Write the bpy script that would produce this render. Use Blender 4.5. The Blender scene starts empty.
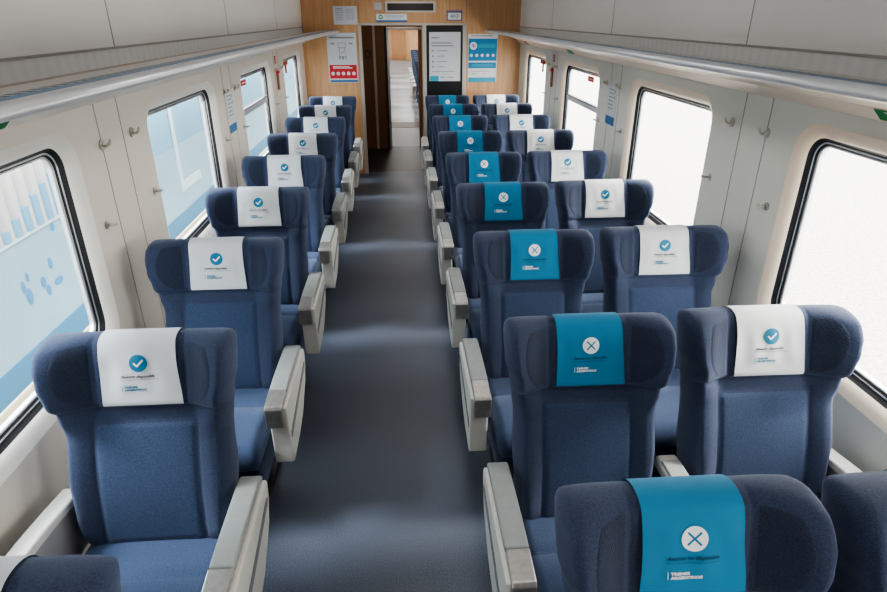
import bpy, bmesh, math, random
from mathutils import Vector, Matrix
random.seed(7)
C = bpy.context.scene.collection
PI = math.pi
sm = lambda t: (lambda c: c*c*(3-2*c))(max(0.0, min(1.0, t)))
lerp = lambda a, b, t: a+(b-a)*t

XL, XR = -1.27, 1.66          # inner faces of the side walls
Y0, Y1 = -2.6, 8.77           # car saloon ends
EYE = 2.08

# ---------------------------------------------------------------- materials
def mat(name, col, rough=0.5, metal=0.0, spec=0.5, noise=None, bump=None, sheen=0.0, coat=0.0, emit=None, estr=1.0):
    m = bpy.data.materials.new(name); m.use_nodes = True
    nt = m.node_tree; b = nt.nodes['Principled BSDF']
    b.inputs['Base Color'].default_value = (*col, 1)
    b.inputs['Roughness'].default_value = rough
    b.inputs['Metallic'].default_value = metal
    b.inputs['Specular IOR Level'].default_value = spec
    if sheen:
        b.inputs['Sheen Weight'].default_value = sheen
        b.inputs['Sheen Roughness'].default_value = 0.45
        b.inputs['Sheen Tint'].default_value = (0.70, 0.78, 1.0, 1)
    if coat: b.inputs['Coat Weight'].default_value = coat
    if emit:
        b.inputs['Emission Color'].default_value = (*emit, 1); b.inputs['Emission Strength'].default_value = estr
    tc = nt.nodes.new('ShaderNodeTexCoord')
    if noise:
        scale, amt = noise[:2]; det = noise[2] if len(noise) > 2 else 3
        n = nt.nodes.new('ShaderNodeTexNoise'); n.inputs['Scale'].default_value = scale; n.inputs['Detail'].default_value = det
        nt.links.new(tc.outputs['Object'], n.inputs['Vector'])
        r = nt.nodes.new('ShaderNodeMapRange'); r.inputs['From Min'].default_value = .3; r.inputs['From Max'].default_value = .7
        r.inputs['To Min'].default_value = 1-amt; r.inputs['To Max'].default_value = 1+amt
        nt.links.new(n.outputs['Fac'], r.inputs['Value'])
        mx = nt.nodes.new('ShaderNodeMix'); mx.data_type = 'RGBA'; mx.blend_type = 'MULTIPLY'; mx.inputs['Factor'].default_value = 1
        mx.inputs['A'].default_value = (*col, 1); nt.links.new(r.outputs['Result'], mx.inputs['B'])
        nt.links.new(mx.outputs['Result'], b.inputs['Base Color'])
    if bump:
        scale, st = bump
        n2 = nt.nodes.new('ShaderNodeTexNoise'); n2.inputs['Scale'].default_value = scale; n2.inputs['Detail'].default_value = 2
        nt.links.new(tc.outputs['Object'], n2.inputs['Vector'])
        bp = nt.nodes.new('ShaderNodeBump'); bp.inputs['Strength'].default_value = st; bp.inputs['Distance'].default_value = .01
        nt.links.new(n2.outputs['Fac'], bp.inputs['Height']); nt.links.new(bp.outputs['Normal'], b.inputs['Normal'])
    return m

def node(m, t): return m.node_tree.nodes.new(t)

fabric = mat('seat_fabric', (.029, .040, .078), .8, noise=(260, .28, 2), bump=(420, .25), sheen=.2, spec=.25)
fabric_in = mat('seat_fabric_insert', (.031, .049, .098), .8, noise=(240, .28, 2), bump=(420, .25), sheen=.22, spec=.25)
fabric_dark = mat('seat_fabric_dark', (.021, .028, .052), .85, noise=(300, .3, 2), bump=(300, .4), sheen=.28, spec=.2)  # wing pads: darker textured cloth, with headrest shade also put into the colour
skirt_m = mat('skirt_fabric', (.018, .03, .07), .9, noise=(200, .3), sheen=.2)
cloth_w = mat('white_cover_cloth', (.57, .58, .595), .85, noise=(9, .03), bump=(14, .12), sheen=.2)
cloth_b = mat('blue_cover_cloth', (.002, .165, .315), .8, noise=(9, .05), bump=(14, .12), sheen=.1)
ink_blue = mat('ink_blue', (.0, .15, .27), .7)
ink_white = mat('ink_white', (.80, .81, .83), .8)
ink_black = mat('ink_black', (.02, .025, .03), .8)
ink_navy = mat('ink_navy', (.008, .035, .075), .8)
shell_m = mat('armrest_shell_plastic', (.60, .585, .54), .42, noise=(5, .015))
pad_m = mat('armrest_pad', (.29, .305, .295), .45, noise=(30, .04), bump=(90, .08))
cap_m = mat('brushed_cap', (.50, .48, .46), .38, metal=.85, noise=(60, .1))
stripe_m = mat('grey_stripe', (.16, .165, .18), .5)
seatmetal = mat('dark_steel', (.03, .03, .035), .5, metal=.5)
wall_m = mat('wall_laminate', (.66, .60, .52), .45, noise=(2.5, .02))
wallR_m = mat('wall_laminate_right', (.66, .665, .62), .45, noise=(2.5, .02))  # same laminate on both walls; each side's window light is tinted into its colour
surround_m = mat('window_surround_plastic', (.74, .71, .65), .4)
surroundR_lit_m = mat('window_surround_painted_reflection', (.80, .67, .54), .35)  # right surrounds: warm reflected light put into the plastic's colour
gasket_m = mat('black_rubber', (.012, .013, .016), .45)
silver_m = mat('satin_aluminium', (.72, .73, .75), .3, metal=.9)
silver_d = mat('darker_aluminium', (.42, .42, .42), .4, metal=.7)
rail_m = mat('rack_rail', (.74, .75, .77), .28, metal=.45)
rack_m = mat('rack_paint', (.60, .60, .59), .3, metal=.35)
rackdeck_m = mat('rack_deck', (.52, .50, .48), .5)
racktan_m = mat('rack_tan_trim', (.42, .34, .27), .5)
blue_m = mat('rack_blue_strip', (.06, .20, .38), .35)
notch_m = mat('rack_notch', (.012, .035, .075), .5)
panel_m = mat('upper_panel', (.80, .785, .775), .38, noise=(1.2, .03))
ceil_m = mat('ceiling_paint', (.68, .67, .66), .5)
black_m = mat('black_panel', (.010, .010, .011), .3)
paper = mat('poster_paper', (.60, .63, .68), .6)
paper_bright = mat('poster_paper_bright', (.72, .74, .78), .6)
paper_red = mat('poster_red', (.55, .02, .03), .6)
paper_blue = mat('poster_blue', (.01, .22, .46), .6)
paper_cyan = mat('poster_cyan', (.02, .34, .50), .6)
paper_grey = mat('poster_print_grey', (.25, .27, .30), .7)
strip_blue = mat('poster_strip_blue', (.02, .14, .36), .6)
green_m = mat('green_print', (.0, .30, .09), .6)
orange_m = mat('orange_print', (.65, .12, .04), .6)
red_m = mat('red_print', (.60, .02, .03), .5)
ham_m = mat('hammer_case', (.30, .10, .08), .5)
trim_beige = mat('door_trim', (.50, .47, .43), .4, metal=.3)
hook_m = mat('hook_metal', (.58, .56, .50), .3, metal=.85)
darkwood_m = None

def wood(name, c1, c2, scale=1.0, rough=.42):
    m = mat(name, c1, rough); nt = m.node_tree; b = nt.nodes['Principled BSDF']
    tc = node(m, 'ShaderNodeTexCoord'); mp = node(m, 'ShaderNodeMapping'); mp.inputs['Scale'].default_value = (14*scale, 14*scale, .9*scale)
    n = node(m, 'ShaderNodeTexNoise'); n.inputs['Scale'].default_value = 2.2; n.inputs['Detail'].default_value = 6; n.inputs['Distortion'].default_value = .6
    cr = node(m, 'ShaderNodeValToRGB'); cr.color_ramp.elements[0].position = .32; cr.color_ramp.elements[1].position = .7
    cr.color_ramp.elements[0].color = (*c1, 1); cr.color_ramp.elements[1].color = (*c2, 1)
    nt.links.new(tc.outputs['Object'], mp.inputs['Vector']); nt.links.new(mp.outputs['Vector'], n.inputs['Vector'])
    nt.links.new(n.outputs['Fac'], cr.inputs['Fac']); nt.links.new(cr.outputs['Color'], b.inputs['Base Color'])
    return m
wood_m = wood('beech_wood', (.50, .27, .125), (.62, .37, .19))
wood_d = wood('dark_wood', (.16, .072, .030), (.22, .105, .045))
wood_o = wood('orange_wood', (.32, .14, .05), (.42, .20, .08))

def floor_mat():
    m = mat('speckled_vinyl', (.08, .1, .14), .42); nt = m.node_tree; b = nt.nodes['Principled BSDF']
    tc = node(m, 'ShaderNodeTexCoord')
    n = node(m, 'ShaderNodeTexNoise'); n.inputs['Scale'].default_value = 230; n.inputs['Roughness'].default_value = .7; n.inputs['Detail'].default_value = 2
    cr = node(m, 'ShaderNodeValToRGB'); e = cr.color_ramp.elements
    e[0].position = .34; e[0].color = (.022, .026, .038, 1); e[1].position = .68; e[1].color = (.125, .145, .195, 1)
    x = cr.color_ramp.elements.new(.5); x.color = (.054, .065, .092, 1)
    n2 = node(m, 'ShaderNodeTexNoise'); n2.inputs['Scale'].default_value = 1.6; n2.inputs['Detail'].default_value = 5
    mr = node(m, 'ShaderNodeMapRange'); mr.inputs['From Min'].default_value = .3; mr.inputs['From Max'].default_value = .7
    mr.inputs['To Min'].default_value = .86; mr.inputs['To Max'].default_value = 1.12
    mx = node(m, 'ShaderNodeMix'); mx.data_type = 'RGBA'; mx.blend_type = 'MULTIPLY'; mx.inputs['Factor'].default_value = 1
    nt.links.new(tc.outputs['Object'], n.inputs['Vector']); nt.links.new(tc.outputs['Object'], n2.inputs['Vector'])
    nt.links.new(n.outputs['Fac'], cr.inputs['Fac']); nt.links.new(n2.outputs['Fac'], mr.inputs['Value'])
    nt.links.new(cr.outputs['Color'], mx.inputs['A']); nt.links.new(mr.outputs['Result'], mx.inputs['B'])
    nt.links.new(mx.outputs['Result'], b.inputs['Base Color'])
    r2 = node(m, 'ShaderNodeMapRange'); r2.inputs['To Min'].default_value = .34; r2.inputs['To Max'].default_value = .55
    nt.links.new(n2.outputs['Fac'], r2.inputs['Value']); nt.links.new(r2.outputs['Result'], b.inputs['Roughness'])
    return m
floor_m = floor_mat()

def ribs_mat(name, c1, c2, axis, scale):
    m = mat(name, c1, .45); nt = m.node_tree; b = nt.nodes['Principled BSDF']
    tc = node(m, 'ShaderNodeTexCoord'); w = node(m, 'ShaderNodeTexWave'); w.wave_type = 'BANDS'; w.bands_direction = axis
    w.inputs['Scale'].default_value = scale
    cr = node(m, 'ShaderNodeValToRGB'); cr.color_ramp.elements[0].color = (*c1, 1); cr.color_ramp.elements[1].color = (*c2, 1)
    nt.links.new(tc.outputs['Object'], w.inputs['Vector']); nt.links.new(w.outputs['Fac'], cr.inputs['Fac'])
    nt.links.new(cr.outputs['Color'], b.inputs['Base Color'])
    bp = node(m, 'ShaderNodeBump'); bp.inputs['Strength'].default_value = .5; bp.inputs['Distance'].default_value = .01
    bp.inputs['Strength'].default_value = .12; nt.links.new(w.outputs['Fac'], bp.inputs['Height']); nt.links.new(bp.outputs['Normal'], b.inputs['Normal'])
    return m
rib_m = ribs_mat('ribbed_grille', (.68, .69, .69), (.72, .73, .73), 'Y', 4.2)

def notched():
    m = mat('rack_notched_strip', (.4, .4, .4), .45); nt = m.node_tree; b = nt.nodes['Principled BSDF']
    tc = node(m, 'ShaderNodeTexCoord'); sx = node(m, 'ShaderNodeSeparateXYZ'); nt.links.new(tc.outputs['Object'], sx.inputs[0])
    md = node(m, 'ShaderNodeMath'); md.operation = 'PINGPONG'; md.inputs[1].default_value = .026; nt.links.new(sx.outputs['Y'], md.inputs[0])
    gt = node(m, 'ShaderNodeMath'); gt.operation = 'GREATER_THAN'; gt.inputs[1].default_value = .012; nt.links.new(md.outputs[0], gt.inputs[0])
    mx = node(m, 'ShaderNodeMix'); mx.data_type = 'RGBA'; mx.inputs['A'].default_value = (.50, .51, .52, 1); mx.inputs['B'].default_value = (.015, .05, .11, 1)
    nt.links.new(gt.outputs[0], mx.inputs['Factor']); nt.links.new(mx.outputs['Result'], b.inputs['Base Color'])
    return m
notched_m = notched()

def glass_mat():
    m = bpy.data.materials.new('window_glass'); m.use_nodes = True; nt = m.node_tree; nt.nodes.clear()
    o = nt.nodes.new('ShaderNodeOutputMaterial'); mix = nt.nodes.new('ShaderNodeMixShader')
    t = nt.nodes.new('ShaderNodeBsdfTransparent'); t.inputs['Color'].default_value = (.96, .98, .98, 1)
    g = nt.nodes.new('ShaderNodeBsdfGlossy'); g.inputs['Roughness'].default_value = .03
    mix.inputs['Fac'].default_value = .012
    nt.links.new(t.outputs[0], mix.inputs[1]); nt.links.new(g.outputs[0], mix.inputs[2]); nt.links.new(mix.outputs[0], o.inputs[0])
    return m
glass_m = glass_mat()

# ---------------------------------------------------------------- mesh helpers
def put(name, bm, m, parent=None, smooth=False, loc=None):
    me = bpy.data.meshes.new(name); bmesh.ops.recalc_face_normals(bm, faces=bm.faces[:]); bm.to_mesh(me); bm.free()
    if smooth:
        for p in me.polygons: p.use_smooth = True
    ms = m if isinstance(m, (list, tuple)) else [m]
    for x in ms: me.materials.append(x)
    o = bpy.data.objects.new(name, me); C.objects.link(o)
    if parent: o.parent = parent
    if loc: o.location = loc
    return o

def rbox(x0, x1, y0, y1, z0, z1, r=0.0, seg=3, bm=None, mi=0):
    bm = bm or bmesh.new()
    r = min(r, .49*min(abs(x1-x0), abs(y1-y0), abs(z1-z0)))
    t = bmesh.new()
    bmesh.ops.create_cube(t, size=1, matrix=Matrix.Translation(((x0+x1)/2, (y0+y1)/2, (z0+z1)/2)) @ Matrix.Diagonal((abs(x1-x0), abs(y1-y0), abs(z1-z0), 1)))
    if r > 1e-5: bmesh.ops.bevel(t, geom=t.edges[:], offset=r, segments=seg, affect='EDGES', profile=.5)
    return merge(bm, t, mi)

def merge(bm, t, mi=0):
    mp = {}
    for v in t.verts: mp[v] = bm.verts.new(v.co)
    for f in t.faces:
        try: nf = bm.faces.new([mp[v] for v in f.verts]); nf.material_index = mi; nf.smooth = f.smooth
        except ValueError: pass
    t.free(); return bm

def prism(pts, a, b, axis='x', r=0.0, seg=2, bm=None, mi=0):
    """extrude a 2-D outline between a and b along an axis; pts are the other two coordinates"""
    t = bmesh.new()
    def P(u, v, w): return {'x': (w, u, v), 'y': (u, w, v), 'z': (u, v, w)}[axis]
    A = [t.verts.new(P(u, v, a)) for u, v in pts]; B = [t.verts.new(P(u, v, b)) for u, v in pts]
    n = len(pts); t.faces.new(A); t.faces.new(B[::-1])
    for i in range(n): t.faces.new([A[i], A[(i+1) % n], B[(i+1) % n], B[i]])
    bmesh.ops.recalc_face_normals(t, faces=t.faces[:])
    if r: bmesh.ops.bevel(t, geom=t.edges[:], offset=r, segments=seg, affect='EDGES', profile=.5)
    return merge(bm or bmesh.new(), t, mi)

def cyl(p0, p1, r0, r1=None, n=20, bm=None, mi=0):
    r1 = r0 if r1 is None else r1
    bm = bm or bmesh.new(); p0 = Vector(p0); p1 = Vector(p1); d = (p1-p0).normalized()
    a = d.orthogonal().normalized(); b = d.cross(a)
    A, B = [], []
    for i in range(n):
        t = 2*PI*i/n; v = a*math.cos(t)+b*math.sin(t)
        A.append(bm.verts.new(p0+v*r0)); B.append(bm.verts.new(p1+v*r1))
    for f in ([A[::-1], B]+[[A[i], A[(i+1) % n], B[(i+1) % n], B[i]] for i in range(n)]):
        bm.faces.new(f).material_index = mi
    return bm

def tube(pts, r, n=10, bm=None, mi=0):
    bm = bm or bmesh.new(); rings = []; pts = [Vector(p) for p in pts]; prev = None
    for i, p in enumerate(pts):
        d = (pts[min(i+1, len(pts)-1)]-pts[max(i-1, 0)]).normalized()
        a = d.orthogonal().normalized() if prev is None else (prev-d*prev.dot(d)).normalized(); prev = a; b = d.cross(a)
        rings.append([bm.verts.new(p+(a*math.cos(2*PI*k/n)+b*math.sin(2*PI*k/n))*r) for k in range(n)])
    for A, B in zip(rings, rings[1:]):
        for k in range(n): bm.faces.new([A[k], A[(k+1) % n], B[(k+1) % n], B[k]]).material_index = mi
    bm.faces.new(rings[0][::-1]).material_index = mi; bm.faces.new(rings[-1]).material_index = mi
    return bm

def grid(rows, bm=None, mi=0):
    bm = bm or bmesh.new(); V = [[bm.verts.new(p) for p in r] for r in rows]
    for A, B in zip(V, V[1:]):
        for i in range(len(A)-1): bm.faces.new([A[i], A[i+1], B[i+1], B[i]]).material_index = mi
    return bm

def tag(o, label=None, cat=None, group=None, kind=None):
    if label: o['label'] = label
    if cat: o['category'] = cat
    if group: o['group'] = group
    if kind: o['kind'] = kind
    return o
def struct(o): o['kind'] = 'structure'; return o
def empty(name, loc=(0, 0, 0)):
    o = bpy.data.objects.new(name, None); C.objects.link(o); o.location = loc; o.empty_display_size = .1; return o
def copy_tree(o, parent=None):
    c = o.copy(); C.objects.link(c)
    if parent: c.parent = parent
    for ch in list(o.children): copy_tree(ch, c)
    return c

def text_bm(body, size, width=None, align='LEFT', shear=0.0, bold=0.0, res=2):
    cu = bpy.data.curves.new('t', 'FONT'); cu.body = body; cu.size = size; cu.align_x = align
    cu.shear = shear; cu.offset = bold; cu.resolution_u = res; cu.fill_mode = 'FRONT'
    o = bpy.data.objects.new('t', cu); C.objects.link(o)
    dg = bpy.context.evaluated_depsgraph_get(); me = bpy.data.meshes.new_from_object(o.evaluated_get(dg))
    bm = bmesh.new(); bm.from_mesh(me)
    bpy.data.objects.remove(o); bpy.data.curves.remove(cu); bpy.data.meshes.remove(me)
    if width and bm.verts:
        xs = [v.co.x for v in bm.verts]; k = width/(max(xs)-min(xs)); x0 = min(xs)
        for v in bm.verts: v.co.x = (v.co.x-x0)*k if align == 'LEFT' else v.co.x*k
    return bm

def disc2(cx, cz, r, n=32):
    bm = bmesh.new(); c = [bm.verts.new((cx+r*math.cos(2*PI*i/n), cz+r*math.sin(2*PI*i/n), 0)) for i in range(n)]
    bm.faces.new(c); return bm
def poly2(pts):
    bm = bmesh.new(); bm.faces.new([bm.verts.new((x, z, 0)) for x, z in pts]); return bm
def bar2(x0, z0, x1, z1, w):
    if math.hypot(x1-x0, z1-z0) > .012 and w < .0059:
        xm, zm = (x0+x1)/2, (z0+z1)/2; return merge(bar2(x0, z0, xm, zm, w), bar2(xm, zm, x1, z1, w))
    d = Vector((x1-x0, z1-z0)).normalized(); n = Vector((-d.y, d.x))*w/2
    return poly2([(x0+n.x, z0+n.y), (x0-n.x, z0-n.y), (x1-n.x, z1-n.y), (x1+n.x, z1+n.y)])

# ---------------------------------------------------------------- seat backrest surface
TH = math.radians(17.0); L = .724; SB = .460; RT = .034
CT, ST = math.cos(TH), math.sin(TH)
def W(s):
    ks = [(0, .244), (.12, .256), (.25, .264), (.34, .262), (.39, .262), (.45, .270), (.52, .284), (.59, .300), (.65, .305), (.73, .305)]
    for (a, wa), (b, wb) in zip(ks, ks[1:]):
        if s <= b: return lerp(wa, wb, sm((s-a)/(b-a))) if s > a else wa
    return ks[-1][1]
def wingf(s): return sm((s-.37)/.17)*(1-.25*sm((s-.63)/.10))
def F(x, s):
    u = abs(x); f = .022*math.sin(PI*min(1, max(0, s/.46)))
    f += .092*wingf(s)*sm((u-.135)/.15)
    f += .022*sm((u-.150)/.07)*(1-sm((s-.43)/.08))*sm(s/.08+.3)
    f += .020*sm((s-.47)/.03)*(1-.4*sm((s-.665)/.06))
    f -= .008*math.exp(-((s-.477)/.0065)**2)
    # seams: insert outline and the lines beside the head pad
    if s < .436: f -= .005*math.exp(-((u-.168)/.004)**2)*sm((.44-s)/.01)
    if u < .172: f -= .005*math.exp(-((s-.434)/.0045)**2)
    if s > .477: f -= .006*math.exp(-((u-.142)/.005)**2)
    if s < .436 and u < .165: f += .003*sm((.165-u)/.02)*sm((.43-s)/.02)
    return f
def B(x, s):
    u = abs(x); return -.158+.056*sm(s/L)+.022*wingf(s)*sm((u-.16)/.15)
def depth(x, s, d):
    if s > L-RT:
        k = math.sqrt(max(0, 1-((s-(L-RT))/RT)**2)); m = (F(x, s)+B(x, s))/2; return m+(d-m)*k
    return d
def loc(x, s, d):   # seat-local point from (x, along back, forward depth)
    u = sm((abs(x)-.13)/.15)*sm((s-.45)/.25)
    return Vector((x, s*ST-d*CT, SB+s*CT+d*ST*(1-.62*u)-.004*u))

def backrest_bm():
    bm = bmesh.new(); rings = []
    ss = [0+i*(L-RT)/74 for i in range(75)]+[L-RT+RT*math.sin(PI/2*k/7) for k in range(1, 8)]
    NF = 72
    for s in ss:
        w = W(s); r = .030
        if s > L-.042: w -= .032*(1-math.sqrt(max(0, 1-((s-(L-.042))/.0421)**2)))
        if s < .03: w -= .012*(1-math.sqrt(max(0, 1-((.03-s)/.03)**2)))
        wi = w-r; ring = []
        for i in range(NF+1):
            x = -wi+2*wi*i/NF; ring.append((x, depth(x, s, F(x, s))))
        f, b = depth(wi, s, F(wi, s)), depth(wi, s, B(wi, s)); m, h = (f+b)/2, (f-b)/2
        for k in range(1, 8):
            t = PI/2-PI*k/8; ring.append((wi+r*math.cos(t), m+h*math.sin(t)))
        for i in range(NF+1):
            x = wi-2*wi*i/NF; ring.append((x, depth(x, s, B(x, s))))
        for k in range(1, 8):
            t = -PI/2+PI*k/8; ring.append((-wi-r*math.cos(t), m+h*math.sin(t)))
        rings.append([bm.verts.new(loc(x, s, d)) for x, d in ring])
    n = len(rings[0])
    for A, Bq in zip(rings, rings[1:]):
        for k in range(n): bm.faces.new([A[k], A[(k+1) % n], Bq[(k+1) % n], Bq[k]])
    bm.faces.new(rings[0][::-1])
    bmesh.ops.remove_doubles(bm, verts=rings[-1], dist=.0004)
    return bm

def patch(fn, nu, nv, lift, edge):
    """a pad lying on the backrest front; fn(u,v)->(x,s); u,v in 0..1; rounded at its edges"""
    rows = []
    for j in range(nv+1):
        r = []
        for i in range(nu+1):
            u, v = i/nu, j/nv; x, s = fn(u, v)
            e = min(1, min(u, 1-u)/edge)*min(1, min(v, 1-v)/edge)
            r.append(loc(x, s, depth(x, s, F(x, s))+lift*math.sqrt(max(0, 1-(1-e)**2))-.0015))
        rows.append(r)
    return grid(rows)
def insert_bm(): return patch(lambda u, v: (lerp(-.160, .160, u), lerp(.01, .427, v)), 36, 44, .004, .05)
def wingpad_bm(sg):
    def fn(u, v):
        s = lerp(.492, .700, v); w = .098*math.sqrt(max(0, 1-(abs(v-.60)/.62)**2.2)) if v >= 0 else 0
        return sg*(.150+u*max(w, .004)), s
    return patch(fn, 14, 26, .005, .22)

# cover path: (s, depth) polyline at a given x, offset outward
def cover_path(x, off, front_len, back_len=.16):
    pts = []
    s0 = L-back_len
    for i in range(9): s = lerp(s0, L-RT, i/8); pts.append((s, B(x, s)))
    for k in range(1, 7): s = L-RT+RT*math.sin(PI/2*k/7); pts.append((s, depth(x, s, B(x, s))))
    pts.append((L, (F(x, L)+B(x, L))/2))
    for k in range(6, 0, -1): s = L-RT+RT*math.sin(PI/2*k/7); pts.append((s, depth(x, s, F(x, s))))
    n = 26
    for i in range(n+1): s = lerp(L-RT, L-front_len, i/n); pts.append((s, F(x, s)+.008*math.exp(-((s-.477)/.0065)**2)))
    out = []
    for i, p in enumerate(pts):
        a = pts[max(0, i-1)]; b = pts[min(len(pts)-1, i+1)]; ds, dd = b[0]-a[0], b[1]-a[1]; l = math.hypot(ds, dd) or 1
        out.append((p[0]+dd/l*off, p[1]-ds/l*off))
    return out
FL = .233
def cover_fn(ph, amp):
    return lambda x, s: amp*(.8+.5*math.sin(x*95+ph+s*9)*.6+.5*math.sin(x*47-s*22+ph*2))*sm((L-.03-s)/.06)*sm((s-(L-FL)-.01)/.07)
def cover_bm(ph, amp, skew, hw):
    wr = cover_fn(ph, amp); rows = []; N = 30
    cols = []
    for i in range(N+1):
        x = -hw+2*hw*i/N
        col = []
        pth = cover_path(x, .0045, FL)
        for j, (s, d) in enumerate(pth):
            k = j/len(pth)
            xx = x*(1+.05*sm((k-.6)/.4))+skew*sm((k-.35)/.65)
            if j > 16: d += wr(x, s)
            col.append(loc(xx, s, d))
        cols.append(col)
    bm = grid(cols)
    return bm
def on_cover(t, ph, amp, skew, lift=.0020):
    """wrap flat artwork (x, z from the emblem centre) on to the cover front"""
    se = .631; wr = cover_fn(ph, amp)
    bmesh.ops.triangulate(t, faces=t.faces[:])
    for v in t.verts:
        x, s = v.co.x, se+v.co.y; k = .5+.5*(L-s)/FL
        v.co = loc(x+skew*.6, s, F(x, s)+.008*math.exp(-((s-.477)/.0065)**2)+.0045+wr(x, s)+lift)
    return t

def make_cover(kind, ph, amp, skew):
    white = kind == 'white'
    c = put('headrest_cover', cover_bm(ph, amp, skew, .121 if white else .113), cloth_w if white else cloth_b, smooth=True)
    A = (ph, amp, skew)
    e = bmesh.new(); prev = None
    for q in range(1, 6):
        cur = [e.verts.new((.0285*q/5*math.cos(2*PI*i/40), .0285*q/5*math.sin(2*PI*i/40), 0)) for i in range(40)]
        if prev is None: e.faces.new(cur)
        else:
            for i in range(40): e.faces.new([prev[i], cur[i], cur[(i+1) % 40], prev[(i+1) % 40]])
        prev = cur
    put('emblem_disc', on_cover(e, *A), ink_blue if white else ink_white, c)
    if white:
        g = merge(bar2(-.0145, .001, -.0025, -.0105, .0058), bar2(-.0045, -.0105, .0155, .0105, .0058))
        put('check_mark', on_cover(g, *A, lift=.0024), ink_white, c)
    else:
        g = merge(bar2(-.0145, -.0145, .0145, .0145, .0048), bar2(-.0145, .0145, .0145, -.0145, .0048))
        put('cross_mark', on_cover(g, *A, lift=.0024), ink_blue, c)
    t = text_bm('Asiento disponible' if white else 'Asiento no disponible', 0.0125, .104 if white else .116, shear=.25, bold=.0003)
    x0 = -.057 if white else -.060
    bmesh.ops.translate(t, vec=(x0, -.0475, 0), verts=t.verts[:])
    t2 = text_bm('Para tu seguridad mantengamos la distancia', .0060, .118 if white else .116)
    bmesh.ops.translate(t2, vec=(x0, -.0555, 0), verts=t2.verts[:]); merge(t, t2)
    put('lettering', on_cover(t, *A), ink_black if white else ink_navy, c)
    t = text_bm('TRENES', .0092, .042, bold=.0005); bmesh.ops.translate(t, vec=(-.050, -.0815, 0), verts=t.verts[:])
    t2 = text_bm('ARGENTINOS', .0092, .070, bold=.0005); bmesh.ops.translate(t2, vec=(-.050, -.0910, 0), verts=t2.verts[:]); merge(t, t2)
    merge(t, poly2([(-.0565, -.0920), (-.0548, -.0920), (-.0548, -.0740), (-.0565, -.0740)]))
    put('operator_wordmark', on_cover(t, *A), ink_blue if white else ink_white, c)
    return c

# ---------------------------------------------------------------- seat parts
def cushion_bm():
    rows = []; N = 26; prof = []
    hw = .238
    # profile around: bottom rear -> top rear -> front -> bottom front
    top = [(.06, .452), (.0, .462), (-.10, .468), (-.150, .470), (-.158, .464), (-.166, .471), (-.26, .480), (-.36, .482), (-.42, .474), (-.455, .452), (-.47, .42), (-.468, .385), (-.455, .352), (-.43, .335)]
    pts = [(.06, .335)]+top
    bm = bmesh.new(); rings = []
    for i in range(N+1):
        u = -1+2*i/N; e = math.sqrt(max(0, 1-max(0, (abs(u)*hw-(hw-.03))/.03)**2)) if abs(u)*hw > hw-.03 else 1
        x = u*hw; ring = []
        cy, cz = -.2, .40
        for y, z in pts:
            zz = z+.006*math.cos(u*PI/2) if z > .44 else z
            k = .55+.45*e if abs(u) > .999 else (.86+.14*e)
            ring.append(bm.verts.new((x, cy+(y-cy)*(.97+.03*e), cz+(zz-cz)*k)))
        rings.append(ring)
    n = len(pts)
    for A, Bq in zip(rings, rings[1:]):
        for k in range(n): bm.faces.new([A[k], A[(k+1) % n], Bq[(k+1) % n], Bq[k]])
    bm.faces.new(rings[0][::-1]); bm.faces.new(rings[-1])
    return bm

def aisle_arm(root, xc, sg):
    """armrest with side shell; xc = centre, sg = side that faces the aisle"""
    w = .037
    out = [(-.385, .635), (.10, .640), (.115, .615), (.105, .56), (.065, .48), (-.07, .385), (-.18, .352), (-.35, .333), (-.372, .345), (-.372, .43)]
    a, b = (xc-sg*.028, xc+sg*.050)
    out = [(y, z-.02) for y, z in out]
    arm = put('armrest', prism(out, min(a, b), max(a, b), 'x', .006, 2), shell_m, root)
    out2 = [(-.395, .55), (-.395, .48), (-.385, .44), (-.38, .345), (-.34, .338), (-.26, .36), (-.24, .55)]
    pads = [(-.285, .638), (-.285, .664), (-.20, .670), (.06, .668), (.10, .660), (.118, .640), (.112, .632)]
    pads = [(y, z-.02) for y, z in pads]
    put('arm_pad', prism(pads, xc-w, xc+w, 'x', .008, 3), pad_m, arm)
    cap = [(-.405, .548), (-.408, .640), (-.398, .655), (-.290, .666), (-.284, .640), (-.284, .548)]
    cap = [(y, z-.02) for y, z in cap]
    put('end_cap', prism(cap, xc-w+.001, xc+w-.001, 'x', .004, 2), cap_m, arm)
    a, b = xc-sg*.030, xc+sg*.0515
    st = [(-.352, .462), (-.352, .492), (.055, .585), (.075, .583), (.060, .560)]
    st = [(y, z-.02) for y, z in st]
    put('side_stripe', prism(st, min(b-sg*.003, b+sg*.0015), max(b-sg*.003, b+sg*.0015), 'x'), stripe_m, arm)
    return arm

def curved_arm(root, xc, w, drop=.06):
    def strip(th, z0, wd):
        pts_t, pts_b = [], []
        for i in range(15):
            t = i/14; y = lerp(.13, -.42, t); z = z0+.045*math.sin(min(1, t*1.25)*PI/2)-.075*max(0, (t-.72)/.28)**2
            pts_t.append((y, z)); pts_b.append((y, z-th))
        return prism(pts_t+pts_b[::-1], xc-wd, xc+wd, 'x', min(.009, th*.4), 3)
    a = put('armrest', strip(.035, .600, w), shell_m, root)
    low = [(.12, .58), (-.05, .60), (-.25, .615), (-.38, .58), (-.38, .45), (-.30, .38), (.12, .38)]
    put('arm_side_panel', prism(low, xc-w*.62, xc+w*.62, 'x', .004, 1), mat_side, a)
    return a
mat_side = mat('arm_side_grey', (.30, .29, .30), .6)

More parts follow.
